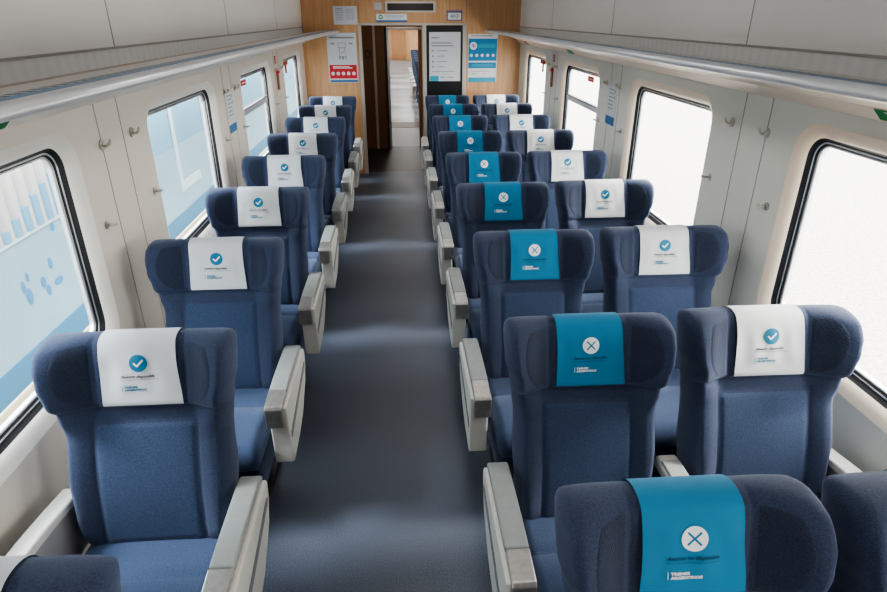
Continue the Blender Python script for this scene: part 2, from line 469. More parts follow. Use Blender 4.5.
BR = backrest_bm()
def make_seat(arms):
    root = empty('train_seat')
    global BR
    if isinstance(BR, bmesh.types.BMesh):
        br = put('backrest', BR, fabric, root, True); BR = br.data
        make_seat.ins = put('back_insert', insert_bm(), fabric_in, br, True).data
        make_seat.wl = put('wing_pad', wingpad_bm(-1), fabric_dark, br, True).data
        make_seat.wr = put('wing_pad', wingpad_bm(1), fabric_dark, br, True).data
        make_seat.cu = put('seat_cushion', cushion_bm(), fabric_in, root, True).data
        make_seat.sk = put('seat_skirt', rbox(-.225, .225, -.40, .02, .17, .34, .02), skirt_m, root).data
        bm = rbox(-.15, .15, -.32, -.02, .035, .17, .01); rbox(-.20, .20, -.36, .02, .0, .035, .005, bm=bm)
        make_seat.pe = put('pedestal', bm, seatmetal, root).data
        # moulded shell on the rear of the backrest
        rows = []
        for j in range(24):
            s = lerp(.02, .60, j/23); r = []
            for i in range(17):
                x = lerp(-.19, .19, i/16); r.append(loc(x, s, B(x, s)-.012+.010*(abs(i-8)/8)**4))
            rows.append(r)
        make_seat.sh = put('rear_shell', grid(rows), shell_m, br, True).data
    else:
        def q(n, d, p):
            o = bpy.data.objects.new(n, d); C.objects.link(o); o.parent = p; return o
        br = q('backrest', BR, root); q('back_insert', make_seat.ins, br); q('wing_pad', make_seat.wl, br); q('wing_pad', make_seat.wr, br)
        q('seat_cushion', make_seat.cu, root); q('seat_skirt', make_seat.sk, root); q('pedestal', make_seat.pe, root); q('rear_shell', make_seat.sh, br)
    for a in arms:
        if a[0] == 'aisle': aisle_arm(root, a[1], a[2])
        elif a[0] == 'mid':
            m = put('armrest', rbox(a[1]-.040, a[1]+.040, -.36, .12, .575, .625, .014), shell_m, root)
            put('arm_pad', rbox(a[1]-.034, a[1]+.034, -.25, .08, .618, .632, .006), pad_m, m)
        else: curved_arm(root, a[1], .032)
    return root

ROWS = [.79+.0, 1.73, 2.645, 3.57, 4.49, 5.43, 6.37, 7.28, 8.14]     # emblem depth of each row
ORD = ['nearest', 'second', 'third', 'fourth', 'fifth', 'sixth', 'seventh', 'eighth', 'farthest']
OFF = .187-.03
protoL = make_seat([('aisle', .313, 1), ('wall', -.305)])
protoA = make_seat([('aisle', -.307, -1), ('mid', .318)])
protoW = make_seat([('wall', .300)])
for ch in protoA.children:
    if ch.name.startswith('backrest'): ch.scale = (.945, 1, 1)
vars_ = [(0.3, .0036, .004), (1.7, .0042, .006), (3.1, .0032, .005)]
covW = [make_cover('white', *v) for v in vars_]
covB = [make_cover('blue', *v) for v in vars_]
jit = random.Random(3)
NAV = 'navy blue winged train seat'
def place(proto, covs, x, r, col, used):
    y = ROWS[r]-(.012 if col == 'L' else 0)+{'L': (-.005 if r == 0 else 0), 'A': (.11 if r == 0 else 0), 'W': (.10 if r == 0 else .02)}[col]-OFF
    if not used[0]: s = proto; used[0] = True
    else: s = copy_tree(proto)
    if r == 0: x -= {'L': 0, 'A': .02, 'W': .03}[col]
    s.location = (x, y, 0)
    s.rotation_euler = (0, 0, jit.uniform(-.006, .006))
    k = r % 3
    cv = covs[k]
    if cv.get('placed'): cv = copy_tree(cv)
    cv['placed'] = 1
    cv.location = (x, y, 0); cv.rotation_euler = s.rotation_euler
    rw = ORD[r]
    if col == 'L':
        tag(s, f'navy winged train seat in the single column left of the aisle, {rw} row', 'seat', 'single seats left of the aisle')
        tag(cv, f'white tick cover on the headrest of the {rw} single seat left of the aisle', 'headrest cover', 'white headrest covers left of the aisle')
    elif col == 'A':
        tag(s, f'navy winged train seat under a blue headrest cover beside the aisle, {rw} row', 'seat', 'aisle seats right of the aisle')
        tag(cv, f'bright blue headrest cover with white cross disc, {rw} row beside the aisle', 'headrest cover', 'blue headrest covers beside the aisle')
    else:
        tag(s, f'{NAV} next to the right windows, {rw} row', 'seat', 'window seats at the right wall')
        tag(cv, f'white tick cover on the headrest of the {rw} seat by the right windows', 'headrest cover', 'white headrest covers by the right windows')
u1, u2, u3 = [False], [False], [False]
for r in range(9):
    place(protoL, covW, -.866, r, 'L', u1)
    place(protoA, covB, .617, r, 'A', u2)
    place(protoW, covW, 1.262, r, 'W', u3)
for o in bpy.data.objects:
    if 'placed' in o: del o['placed']

# ---------------------------------------------------------------- room shell
WY = [-.145, 1.835, 3.815, 5.795, 7.775]           # window centres
WH, WZ0, WZ1, WR = .625, .765, 1.690, .14           # half length, bottom, top, corner radius

def rr(hy, z0, z1, r, n=9):
    p = []
    for cy, cz, a0 in ((hy-r, z1-r, 0), (-hy+r, z1-r, 90), (-hy+r, z0+r, 180), (hy-r, z0+r, 270)):
        for k in range(n+1):
            a = math.radians(a0+90*k/n); p.append((cy+r*math.cos(a), cz+r*math.sin(a)))
    return p

def holed_plate(outer, holes, thick):
    cu = bpy.data.curves.new('c', 'CURVE'); cu.dimensions = '2D'; cu.fill_mode = 'BOTH'; cu.extrude = thick/2
    for poly in [outer]+holes:
        sp = cu.splines.new('POLY'); sp.points.add(len(poly)-1)
        for q, (a, b) in zip(sp.points, poly): q.co = (a, b, 0, 1)
        sp.use_cyclic_u = True
    o = bpy.data.objects.new('c', cu); C.objects.link(o)
    dg = bpy.context.evaluated_depsgraph_get(); me = bpy.data.meshes.new_from_object(o.evaluated_get(dg))
    bm = bmesh.new(); bm.from_mesh(me); bpy.data.objects.remove(o); bpy.data.curves.remove(cu); bpy.data.meshes.remove(me)
    return bm

for nm, X, sg, mt in (('wall_left', XL, -1, wall_m), ('wall_right', XR, 1, wallR_m)):
    bm = holed_plate([(Y0, 0), (Y1+.03, 0), (Y1+.03, 2.36), (Y0, 2.36)], [[(c+a, b) for a, b in rr(WH, WZ0, WZ1, WR)] for c in WY], .05)
    for v in bm.verts: v.co = Vector((X+sg*.0155+sg*v.co.z*.6, v.co.x, v.co.y))
    w = struct(put(nm, bm, mt))
    # panel joints either side of every pillar
    bm = bmesh.new()
    for c in (.70, 2.68, 4.66, 6.64):
        for dy in (0, .22):
            rbox(X-.0015, X+.0015, c+dy-.0025, c+dy+.0025, 0.1, 1.80, bm=bm)
    struct(put('trim_1' if sg < 0 else 'trim_2', bm, mat('joint_line_'+nm, (.34, .33, .31), .6)))
    # skirting
    x0, x1 = (X, X+.02) if sg < 0 else (X-.02, X)
    struct(put('baseboard_left' if sg < 0 else 'baseboard_right', rbox(x0, x1, Y0, Y1, 0, .10, .003), silver_d))

def ring_band(profile, hy, z0, z1, r, X, sg, c, m, name, parent):
    """profile = [(inset, depth outwards)]"""
    rings = []
    bm = bmesh.new()
    for ins, d in profile:
        pts = rr(hy-ins, z0+ins, z1-ins, max(.012, r-ins))
        rings.append([bm.verts.new((X+sg*d, c+a, b)) for a, b in pts])
    n = len(rings[0])
    for A, Bq in zip(rings, rings[1:]):
        for k in range(n): bm.faces.new([A[k], A[(k+1) % n], Bq[(k+1) % n], Bq[k]])
    return put(name, bm, m, parent, True)

wn = 0
for X, sg in ((XL, -1), (XR, 1)):
    for wi, c in enumerate(WY):
        wn += 1
        a = (WH, WZ0, WZ1, WR, X, sg, c)
        root = ring_band([(-.004, -.0015), (.0, .0), (.022, .008), (.042, .020), (.050, .032)], *a, surround_m if sg < 0 else surroundR_lit_m, f'window_{wn}', None)
        struct(root)
        ring_band([(.046, .028), (.062, .046), (.068, .052)], *a, gasket_m, 'gasket', root)
        ring_band([(.066, .050), (.069, .046), (.073, .050)], *a, silver_m, 'bright_line', root)
        ring_band([(.073, .050), (.080, .058)], *a, gasket_m, 'inner_gasket', root)
        ring_band([(.080, .058), (.083, .055), (.087, .058), (.089, .064), (.089, .078)], *a, silver_m, 'frame', root)
        bm = bmesh.new(); pts = rr(WH-.095, WZ0+.095, WZ1-.095, .05)
        bm.faces.new([bm.verts.new((X+sg*.072, c+p, q)) for p, q in pts]); put('pane', bm, glass_m, root)
        if wi == 3:      # hopper window
            z = 1.335
            x0, x1 = sorted((X+sg*.045, X+sg*.078))
            bm = rbox(x0, x1, c-WH+.08, c+WH-.08, z-.022, z+.022, .005); put('transom', bm, silver_m, root)
            put('transom_gasket', rbox(x0-.001, x1+.001, c-WH+.08, c+WH-.08, z+.022, z+.032, .003), gasket_m, root)

# floor, ceiling
struct(put('floor', rbox(XL-.06, XR+.06, Y0-.05, Y1+.10, -.05, 0), floor_m))
XC = (XL+XR)/2
# ceiling profile
pts = [(XL-.01, 2.36), (XL+.06, 2.44), (XL+.22, 2.49), (XL+.5, 2.52), (XC, 2.53), (XR-.5, 2.52), (XR-.22, 2.49), (XR-.06, 2.44), (XR+.01, 2.36)]
prof = pts+[(p[0], p[1]+.05) for p in pts[::-1]]
struct(put('ceiling', prism(prof, Y0, Y1+.03, 'y'), ceil_m))
# upper wall panels and ribbed grille behind the racks
for X, sg, k in ((XL, 1, 3), (XR, -1, 4)):
    x0, x1 = sorted((X, X+sg*.012))
    struct(put(f'trim_{k}', rbox(x0, x1, Y0, Y1, 1.87, 1.955), rib_m))
    bm = rbox(*sorted((X, X+sg*.016)), Y0, Y1, 1.958, 2.37, .004)
    pn = struct(put(f'trim_{k+2}', bm, panel_m))
    bm = bmesh.new()
    for c in (1.0, 2.97, 4.95, 6.93):
        rbox(*sorted((X+sg*.015, X+sg*.0175)), c-.004, c+.004, 1.958, 2.37, bm=bm)
    rbox(*sorted((X+sg*.010, X+sg*.0185)), Y0, Y1, 1.950, 1.960, bm=bm)
    put('panel_joint', bm, mat('joint_dark', (.36, .35, .34), .6), pn)

# ---------------------------------------------------------------- luggage racks
for X, sg, nm in ((XL, 1, 'left'), (XR, -1, 'right')):
    g = lambda d, z: (X+sg*d, z)
    T = .505     # reach from the wall
    deck = [g(.0, 1.872), g(.17, 1.880), g(.17, 1.900), g(T-.06, 1.914), g(T-.06, 1.898), g(.2, 1.860), g(0, 1.835)]
    root = put('luggage_rack', prism(deck, Y0, Y1-.007, 'y'), rackdeck_m)
    tag(root, f'long overhead luggage rack with silver front rail above the {nm} windows', 'luggage rack', 'overhead luggage racks')
    und = [g(.0, 1.835), g(T-.05, 1.897), g(T-.026, 1.891), g(.16, 1.834), g(.065, 1.803), g(.018, 1.757), g(.0, 1.752)]
    put('underside_panel', prism(und, Y0, Y1-.007, 'y'), mat('rack_underside_'+nm, (.64, .61, .57) if sg > 0 else (.72, .62, .53), .33, metal=.2), root)
    rail = []
    for i in range(13):
        a = math.radians(-100+190*i/12); rail.append(g(T-.022+.024*math.cos(a), 1.908+.018*math.sin(a)))
    rail = [g(T-.10, 1.880)]+rail+[g(T-.05, 1.924), g(T-.06, 1.905)]
    put('front_rail', prism(rail, Y0, Y1-.007, 'y'), rail_m, root, True)
    put('blue_strip', prism([g(T-.036, 1.9235), g(T-.036, 1.9255), g(T-.085, 1.9225), g(T-.085, 1.915)], Y0, Y1-.007, 'y'), blue_m, root)
    put('notched_strip', prism([g(T-.086, 1.913), g(T-.086, 1.9225), g(T-.125, 1.9205), g(T-.125, 1.908)], Y0, Y1-.007, 'y'), notched_m, root)
    put('inner_trim', prism([g(T-.126, 1.905), g(T-.126, 1.920), g(T-.29, 1.908), g(T-.29, 1.898)], Y0, Y1-.007, 'y'), mat('rack_inner_'+nm, (.60, .57, .53), .4), root)
    put('rear_trim', prism([g(0.012, 1.868), g(0.012, 1.882), g(.17, 1.902), g(.17, 1.880)], Y0, Y1-.007, 'y'), racktan_m, root)

# ---------------------------------------------------------------- hooks and pegs on the pillars
def make_hook(sg):
    r = put('coat_hook', cyl((0, 0, 0), (sg*.006, 0, 0), .024, .022, 24), hook_m)
    bm = tube([(sg*.004, 0, .0), (sg*.022, 0, -.004), (sg*.034, 0, .004), (sg*.040, 0, .020)], .0055)
    tube([(sg*.010, 0, .0), (sg*.016, -.014, -.003), (sg*.022, -.030, .004), (sg*.024, -.036, .018)], .0045, bm=bm)
    tube([(sg*.010, 0, .0), (sg*.016, .014, -.003), (sg*.022, .030, .004), (sg*.024, .036, .018)], .0045, bm=bm)
    put('prongs', bm, hook_m, r, True); return r
def make_peg(sg):
    r = put('curtain_peg', cyl((0, 0, 0), (sg*.006, 0, 0), .019, .017, 20), hook_m)
    put('pin', tube([(sg*.004, 0, 0), (sg*.030, 0, .0), (sg*.046, 0, .006)], .0065), hook_m, r, True); return r
for X, sg, side, hz, pz in ((XL, 1, 'left', 1.585, 1.270), (XR, -1, 'right', 1.600, 1.293)):
    hp, pp = make_hook(sg), make_peg(sg); f1 = f2 = True
    for k, (w, nxt) in enumerate((('first', 'second'), ('second', 'third'), ('third', 'fourth'))):
        for dy, wh in ((2.675, 'nearer'), (2.99, 'farther')):
            o = hp if f1 else copy_tree(hp); f1 = False; o.location = (X, dy+1.98*k, hz)
            tag(o, f'small metal coat hook, {wh} one on the {side} wall pillar between {w} and {nxt} windows', 'coat hook', f'coat hooks along the {side} wall')
        for dy, wh in ((2.553, 'nearer'), (3.11, 'farther')):
            o = pp if f2 else copy_tree(pp); f2 = False; o.location = (X+sg*(.0 if wh == 'x' else .0), dy+1.98*k, pz)
            # the peg sits on the raised window surround
            o.location.x = X+sg*.001
            tag(o, f'short metal peg below the hooks, {wh} edge of {side} pillar between {w} and {nxt} windows', 'peg', f'curtain pegs along the {side} wall')

# flat things facing a direction -------------------------------------------------
class Board:
    """flat printed board; (u to the right, v up) in metres from its lower-left corner as seen by its reader"""
    def __init__(s, name, o, ux, w, h, base, label, cat, th=.004, group=None):
        s.o = Vector(o); s.u = Vector(ux); s.v = Vector((0, 0, 1)); s.n = s.u.cross(s.v); s.w, s.h, s.th = w, h, th
        bm = bmesh.new()
        c = [s.P(a, b, d) for d in (0, th) for a, b in ((0, 0), (w, 0), (w, h), (0, h))]
        V = [bm.verts.new(p) for p in c]
        for f in ((3, 2, 1, 0), (4, 5, 6, 7), (0, 1, 5, 4), (1, 2, 6, 5), (2, 3, 7, 6), (3, 0, 4, 7)): bm.faces.new([V[i] for i in f])
        s.root = put(name, bm, base); tag(s.root, label, cat, group); s.k = 0
    def P(s, a, b, d=0): return s.o+s.u*a+s.v*b+s.n*d
    def art(s, name, bms, m):
        bm = bmesh.new(); s.k += 1
        for t in bms: merge(bm, t)
        for v in bm.verts: v.co = s.P(v.co.x, v.co.y, s.th+.0006*s.k)
        me = bpy.data.meshes.new(name); bm.to_mesh(me); bm.free(); me.materials.append(m)
        o = bpy.data.objects.new(name, me); C.objects.link(o); o.parent = s.root; return o
def R2(a, b, c, d): return poly2([(a, b), (c, b), (c, d), (a, d)])
def T2(body, x, z, size, width=None, bold=.0, align='LEFT'):
    t = text_bm(body, size, width, align, bold=bold, res=1); bmesh.ops.translate(t, vec=(x, z, 0), verts=t.verts[:]); return t
def D2(x, z, r, n=18): return disc2(x, z, r, n)

# ---------------------------------------------------------------- end wall
DX0, DX1, DZ = -.505, .915, 1.984
bm = bmesh.new()
rbox(XL, DX0, Y1, Y1+.05, 0, 2.56, bm=bm); rbox(DX1, XR, Y1, Y1+.05, 0, 2.56, bm=bm); rbox(DX0, DX1, Y1, Y1+.05, DZ, 2.56, bm=bm)
ew = struct(put('wall_end', bm, wood_m))
bm = bmesh.new()
for x in (DX0, DX1): rbox(x-.002, x+.002, Y1-.003, Y1+.001, DZ, 2.5, bm=bm)
put('panel_joint', bm, mat('joint_brown', (.22, .12, .06), .6), ew)
bm = bmesh.new()
rbox(DX0-.022, DX0+.018, Y1-.012, Y1+.06, 0, DZ+.012, .003, bm=bm)
rbox(DX1-.045, DX1+.004, Y1-.012, Y1+.06, 0, DZ+.012, .003, bm=bm)
rbox(DX0-.022, DX1+.004, Y1-.012, Y1+.06, DZ-.010, DZ+.018, .003, bm=bm)
rbox(.325, .378, Y1-.010, Y1+.07, 0, DZ, .003, bm=bm)
struct(put('trim_7', bm, trim_beige))
sp = put('door_1', rbox(.378, .872, Y1+.004, Y1+.045, 0, DZ-.01, .003), black_m); struct(sp)
struct(put('wall_back', rbox(XL, XR, Y0-.05, Y0, 0, 2.56), wood_m))
# corner shading posts of the saloon: upholstered draught screens behind the last row
U = (1, 0, 0)
def eb(name, x0, x1, z0, z1, base, label, cat, y=Y1, th=.004, group=None): return Board(name, (x0, y, z0), U, x1-x0, z1-z0, base, label, cat, th, group)

b = eb('safety_poster', -.951, -.560, 1.262, 1.885, paper, 'white instruction poster with red band of round icons, left of the doorway', 'poster')
w, h = b.w, b.h
b.art('red_band', [R2(.012, .05, w-.012, .225)], paper_red)
b.art('blue_strip', [R2(.012, .004, w-.004, .032)], strip_blue)
b.art('icons', [D2(.055+.07*i, .115, .023) for i in range(5)]+[R2(.06, .18, .32, .192), R2(.06, .20, .28, .208)], paper_bright)
b.art('seat_drawing', [bar2(.15, .50, .245, .50, .006), bar2(.15, .50, .15, .44, .006), bar2(.245, .50, .245, .44, .006), bar2(.15, .44, .245, .44, .006), bar2(.165, .44, .155, .33, .006), bar2(.23, .44, .24, .33, .006), bar2(.155, .33, .24, .33, .006), R2(.04, .555, .36, .575), bar2(.05, .49, .10, .49, .016), bar2(.29, .49, .34, .49, .016), bar2(.18, .36, .215, .40, .008)], paper_grey)
b.art('green_print', [R2(.15, .30, .175, .33), R2(.19, .29, .215, .335), R2(.235, .30, .25, .33)], mat('muted_green', (.2, .36, .25), .6))
b = eb('framed_notice', -.840, -.530, 1.985, 2.205, paper, 'small pale paper notice at the upper left of the doorway', 'notice')
b.art('print', [R2(.03, .18, .12, .195)]+[R2(.03, .16-.02*i, .13, .167-.02*i) for i in range(6)]+[R2(.17, .18-.02*i, .28, .187-.02*i) for i in range(7)], mat('faint_print', (.40, .42, .46), .7))
b = eb('door_sticker', -.281, .124, 2.015, 2.113, paper_bright, 'white sticker with green round logo and blue base line above the doorway', 'sticker')
b.art('blue_strip', [R2(0, 0, b.w, .022)], strip_blue)
b.art('round_logo', [D2(.06, .06, .028)], green_m); b.art('logo_centre', [D2(.06, .06, .015)], paper_bright)
b.art('print', [R2(.12, .066, .37, .078), R2(.14, .044, .34, .050)], mat('pale_blue_print', (.30, .40, .62), .7))
d = eb('led_display', -.160, .505, 2.130, 2.260, trim_beige, 'long dark electronic display in pale frame above the doorway', 'display', th=.02)
d.art('screen', [R2(.03, .022, d.w-.03, d.h-.022)], black_m)
d = eb('wall_speaker', -.300, -.205, 2.160, 2.250, mat('speaker_grey', (.45, .47, .50), .5), 'small square grey unit beside the dark display', 'wall unit', th=.015)
b = eb('coach_number_sign', .650, .860, 2.030, 2.155, mat('sign_violet', (.16, .13, .24), .5), 'small number sign in a violet frame above the black panel', 'sign', th=.008)
b.art('plate', [R2(.018, .014, b.w-.018, b.h-.030)], paper_bright)
b.art('number', [T2('403', .045, .032, .070, .115, .002)], paper_grey)
b = eb('information_screen', .416, .840, 1.270, 1.893, paper, 'white information notice with blue corner box on the black panel', 'notice', y=Y1+.002, th=.006)
b.art('print', [R2(.03, .545, .14, .56), R2(.03, .48, .30, .495), R2(.03, .445, .33, .46)]+[R2(.11, .385-.068*i, .24-.03*(i % 2), .395-.068*i) for i in range(4)]+[D2(.05, .39-.068*i, .013, 10) for i in range(4)]+[R2(.03, .12, .35, .127), R2(.15, .045, .21, .056), R2(.25, .045, .33, .056)], paper_grey)
b.art('blue_box', [R2(.01, .0, .125, .068)], paper_cyan)
b = eb('blue_poster', .945, 1.345, 1.255, 1.868, paper_bright, 'blue and white poster with a row of round icons, right of the black panel', 'poster')
w = b.w
for q in ((.005, .275, w-.004, .555), (.005, .180, w-.01, .255)): b.art('blue_field', [R2(*q)], paper_blue)
for q in ((.005, .0, w-.01, .060), (.14, .44, w-.03, .49), (.05, .205, w-.05, .23)): b.art('cyan_field', [R2(*q)], paper_cyan)
b.art('large_icon', [D2(.072, .465, .05, 24)], paper_bright)
for i in range(5): b.art('round_icon', [D2(.045+.075*i, .345, .020)], paper_bright)
b.art('print', [bar2(.06, .485, .085, .445, .022), R2(.04, .585, .33, .595), R2(.05, .105, .12, .112), R2(.22, .105, .25, .112), R2(.05, .14, .3, .146)], paper_grey)

# pillar notices
pb = Board('pillar_notice', (XL, 4.665, 1.285), (0, 1, 0), .215, .295, paper, 'small white notice with blue base on the left wall pillar', 'notice', .003)
pb.art('blue_base', [R2(0.0, 0, .215, .060)], strip_blue)
pb.art('print', [R2(.03, .26-.028*i, .15, .268-.028*i) for i in range(6)]+[D2(.17, .255, .012), D2(.17, .21, .012)], paper_grey)
pb = Board('pillar_notice', (XR, 4.915, 1.300), (0, -1, 0), .205, .295, paper, 'small white notice with blue base on the right wall pillar', 'notice', .003)
pb.art('blue_base', [R2(0.0, 0, .205, .065)], strip_blue)
pb.art('print', [R2(.03, .26-.028*i, .15, .268-.028*i) for i in range(6)]+[D2(.17, .255, .012), D2(.17, .21, .012)], paper_grey)

# emergency hammers
for X, sg, side in ((XL, 1, 'left'), (XR, -1, 'right')):
    u = (0, sg, 0); yy = 6.72 if sg > 0 else 6.80
    t = Board('emergency_label', (X, yy-.03*sg, 1.64), u, .07, .075, red_m, f'tiny red label above the hammer on the {side} wall', 'label', .003, None)
    t.art('print', [R2(.02, .015, .05, .02), R2(.03, .02, .04, .06)], paper_bright)
    hm = put('emergency_hammer', rbox(*sorted((X+sg*.001, X+sg*.022)), yy-.018, yy+.018, 1.385, 1.585, .006), ham_m)
    tag(hm, f'slim reddish emergency hammer in a case on the {side} wall', 'hammer')
    put('hammer_head', rbox(*sorted((X+sg*.004, X+sg*.032)), yy-.035, yy+.035, 1.545, 1.572, .006), red_m, hm)
    y0 = 5.33 if sg > 0 else 5.62
    t = Board('window_sticker', (X-sg*.036, y0, 1.555), u, .18, .045, red_m, f'small red sticker at the top of the {side} hopper window', 'sticker', .002)
    t.art('print', [R2(.03, .018, .15, .026)], paper_bright)
    bm = rbox(*sorted((X-sg*.012, X+sg*.012)), 7.20, 7.42, 1.585, 1.625, .006); rbox(*sorted((X-sg*.008, X+sg*.010)), 7.28, 7.31, 1.50, 1.59, .004, bm=bm)
    tag(put('emergency_release', bm, mat('handle_red_'+side, (.42, .07, .03), .5)), f'reddish emergency window release on top of the farthest {side} window', 'handle')

# direction arrows under the racks
def rack_sticker(X, sg, yc, kind, label, m):
    # lies on the sloped underside near the wall
    o = Vector((X+sg*.0225, yc-.10, 1.7615)); dirn = Vector((sg*.038, 0, .0372)); n = Vector((sg*.7, 0, -.7)).normalized()*.0018
    def P(a, b): return o+Vector((0, a, 0))+dirn*b+n
    bm = bmesh.new()
    bm.faces.new([bm.verts.new(P(a, b)) for a, b in ((0, 0), (.2, 0), (.2, 1), (0, 1))])
    g = bmesh.ops.solidify(bm, geom=bm.faces[:], thickness=.0008)
    o_ = put('direction_sticker', bm, m); tag(o_, label, 'sticker')
    bm = bmesh.new(); n *= 1.9
    for q in ((.05, .5), (.11, .5)):
        bm.faces.new([bm.verts.new(P(a, b)) for a, b in ((q[0], .5), (q[0]+.03, .88), (q[0]+.045, .88), (q[0]+.015, .5), (q[0]+.045, .12), (q[0]+.03, .12))])
    put('arrow', bm, paper_bright, o_)
rack_sticker(XR, -1, 1.905, 'g', 'green arrow sticker under the right rack, nearest one', green_m)
rack_sticker(XR, -1, 6.02, 'g', 'green arrow sticker under the right rack, farther one', green_m)
rack_sticker(XR, -1, 8.15, 'o', 'orange sticker under the right rack near the end wall', orange_m)
rack_sticker(XL, 1, 1.93, 'g', 'green arrow sticker under the left rack', green_m)

# ---------------------------------------------------------------- ceiling lights (real fixtures along the ceiling)
lum = mat('diffuser_glow', (.9, .9, .9), .5, emit=(1.0, .965, .92), estr=7.5)
def fixture(y, first=[None]):
    if first[0] is None:
        r = put('ceiling_light', rbox(XC-.17, XC+.17, -.62, .62, 2.498, 2.53, .006), trim_beige)
        put('diffuser', rbox(XC-.145, XC+.145, -.59, .59, 2.488, 2.505, .004), lum, r); first[0] = r; o = r
    else: o = copy_tree(first[0])
    o.location = (0, y, 0); tag(o, 'long white ceiling light fixture over the aisle', 'ceiling light', 'ceiling lights over the aisle')
for y in (-1.2, 1.0, 3.2, 5.4, 7.6): fixture(y)

# ---------------------------------------------------------------- vestibule, gangway and the next carriage
VY = 10.62
struct(put('floor_vestibule', rbox(-1.3, 1.3, Y1+.10, VY+.15, -.05, 0), mat('dark_floor', (.016, .013, .013), .45, noise=(60, .2))))
bm = rbox(-1.3, -.62, Y1+.05, VY, 0, 2.3); struct(put('wall_vestibule_left', bm, wood_d))
struct(put('wall_vestibule_right', rbox(.95, 1.05, Y1+.05, VY, 0, 2.3), wood_d))
bm = bmesh.new(); rbox(-.62, -.215, VY, VY+.05, 0, 2.3, bm=bm); rbox(.42, 1.05, VY, VY+.05, 0, 2.3, bm=bm); rbox(-.215, .42, VY, VY+.05, 1.93, 2.3, bm=bm)
struct(put('wall_vestibule_end', bm, wood_d))
struct(put('ceiling_vestibule', rbox(-1.3, 1.3, Y1+.05, VY+.05, 2.3, 2.34), wood_d))
bm = bmesh.new(); rbox(-.225, -.190, VY-.02, VY+.06, 0, 1.93, bm=bm); struct(put('trim_8', bm, gasket_m))
bm = bmesh.new(); rbox(-.190, -.150, VY-.02, VY+.06, 0, 1.91, .004, bm=bm); rbox(.385, .425, VY-.02, VY+.06, 0, 1.93, .004, bm=bm); rbox(-.19, .425, VY-.02, VY+.06, 1.885, 1.925, .004, bm=bm)
struct(put('trim_9', bm, silver_m))
struct(put('trim_10', rbox(-.415, -.375, VY-.03, VY, 0, 1.95, .003), trim_beige))
bm = bmesh.new()
ring = [(-.50+.045*math.cos(t*PI/8), VY-.007, 1.52+.06*math.sin(t*PI/8)) for t in range(17)]
tag(put('door_ring', tube(ring, .008), gasket_m), 'dark ring on the brown vestibule wall', 'handle')
# sliding door leaf, half open, seen edge on inside the gangway
dl = put('door_2', rbox(.325, .385, VY+.10, VY+.14, 0, 1.93, .003), wood_o); struct(dl)
lightplate = mat('gangway_plate', (.40, .41, .43), .45, noise=(30, .06))
struct(put('floor_gangway', rbox(-.5, .5, VY+.15, 12.72, -.05, 0), lightplate))
struct(put('trim_11', rbox(-.6, .6, 12.72, 13.45, -.05, .004), mat('threshold_brown', (.14, .08, .05), .5)))
struct(put('floor_next', rbox(-1.3, 1.7, 13.45, 34, -.05, 0), mat('next_floor', (.13, .135, .145), .35, noise=(1.5, .3))))
for nm, x0, x1 in (('wall_gangway_left', -.62, -.5), ('wall_gangway_right', .5, .62)):
    struct(put(nm, rbox(x0, x1, VY+.05, 13.4, 0, 2.2), mat('gangway_grey_'+nm, (.32, .30, .28), .6)))
for nm, x0, x1, m_ in (('wall_next_left', -1.35, -1.3, wall_m), ('wall_next_right', 1.7, 1.75, wallR_m)):
    bm = bmesh.new(); rbox(x0, x1, 13.4, 34, 0, .85, bm=bm); rbox(x0, x1, 13.4, 34, 1.65, 2.4, bm=bm)
    y = 13.4
    while y < 34: rbox(x0, x1, y, min(34, y+.7), .85, 1.65, bm=bm); y += 2.0
    struct(put(nm, bm, m_))
struct(put('ceiling_next', rbox(-1.35, 1.75, VY+.05, 34, 2.4, 2.45), ceil_m))
struct(put('wall_next_end', rbox(-1.35, 1.75, 34, 34.05, 0, 2.4), wood_m))
struct(put('wall_next_partition', rbox(-1.3, -.34, 13.4, 13.5, 0, 2.4), wood_o))
struct(put('wall_next_partition_right', rbox(.62, 1.7, 13.4, 13.5, 0, 2.4), wood_o))
struct(put('door_3', rbox(-.34, .40, 33.9, 34, 0, 2.0, .01), wood_o))
nl = put('ceiling_light', rbox(.1, .4, 14.5, 30, 2.37, 2.40), lum); tag(nl, 'added fill light strip on the ceiling of the next carriage', 'ceiling light')  # unseen lamp added to brighten the closed next carriage
vl = put('ceiling_light', rbox(-.2, .4, 9.4, 9.9, 2.27, 2.30), mat('vestibule_fill_glow', (.9, .85, .8), .5, emit=(1.0, .86, .7), estr=5)); tag(vl, 'small warm fill light added on the vestibule ceiling', 'ceiling light')  # unseen lamp added to lift the brown vestibule walls out of black
for k in range(6):
    s = copy_tree(protoA); s.location = (.66, 15.0+k*1.0, 0); s.rotation_euler = (0, 0, 0)
    tag(s, 'navy seat seen through the doorway in the next carriage', 'seat', 'seats in the next carriage')

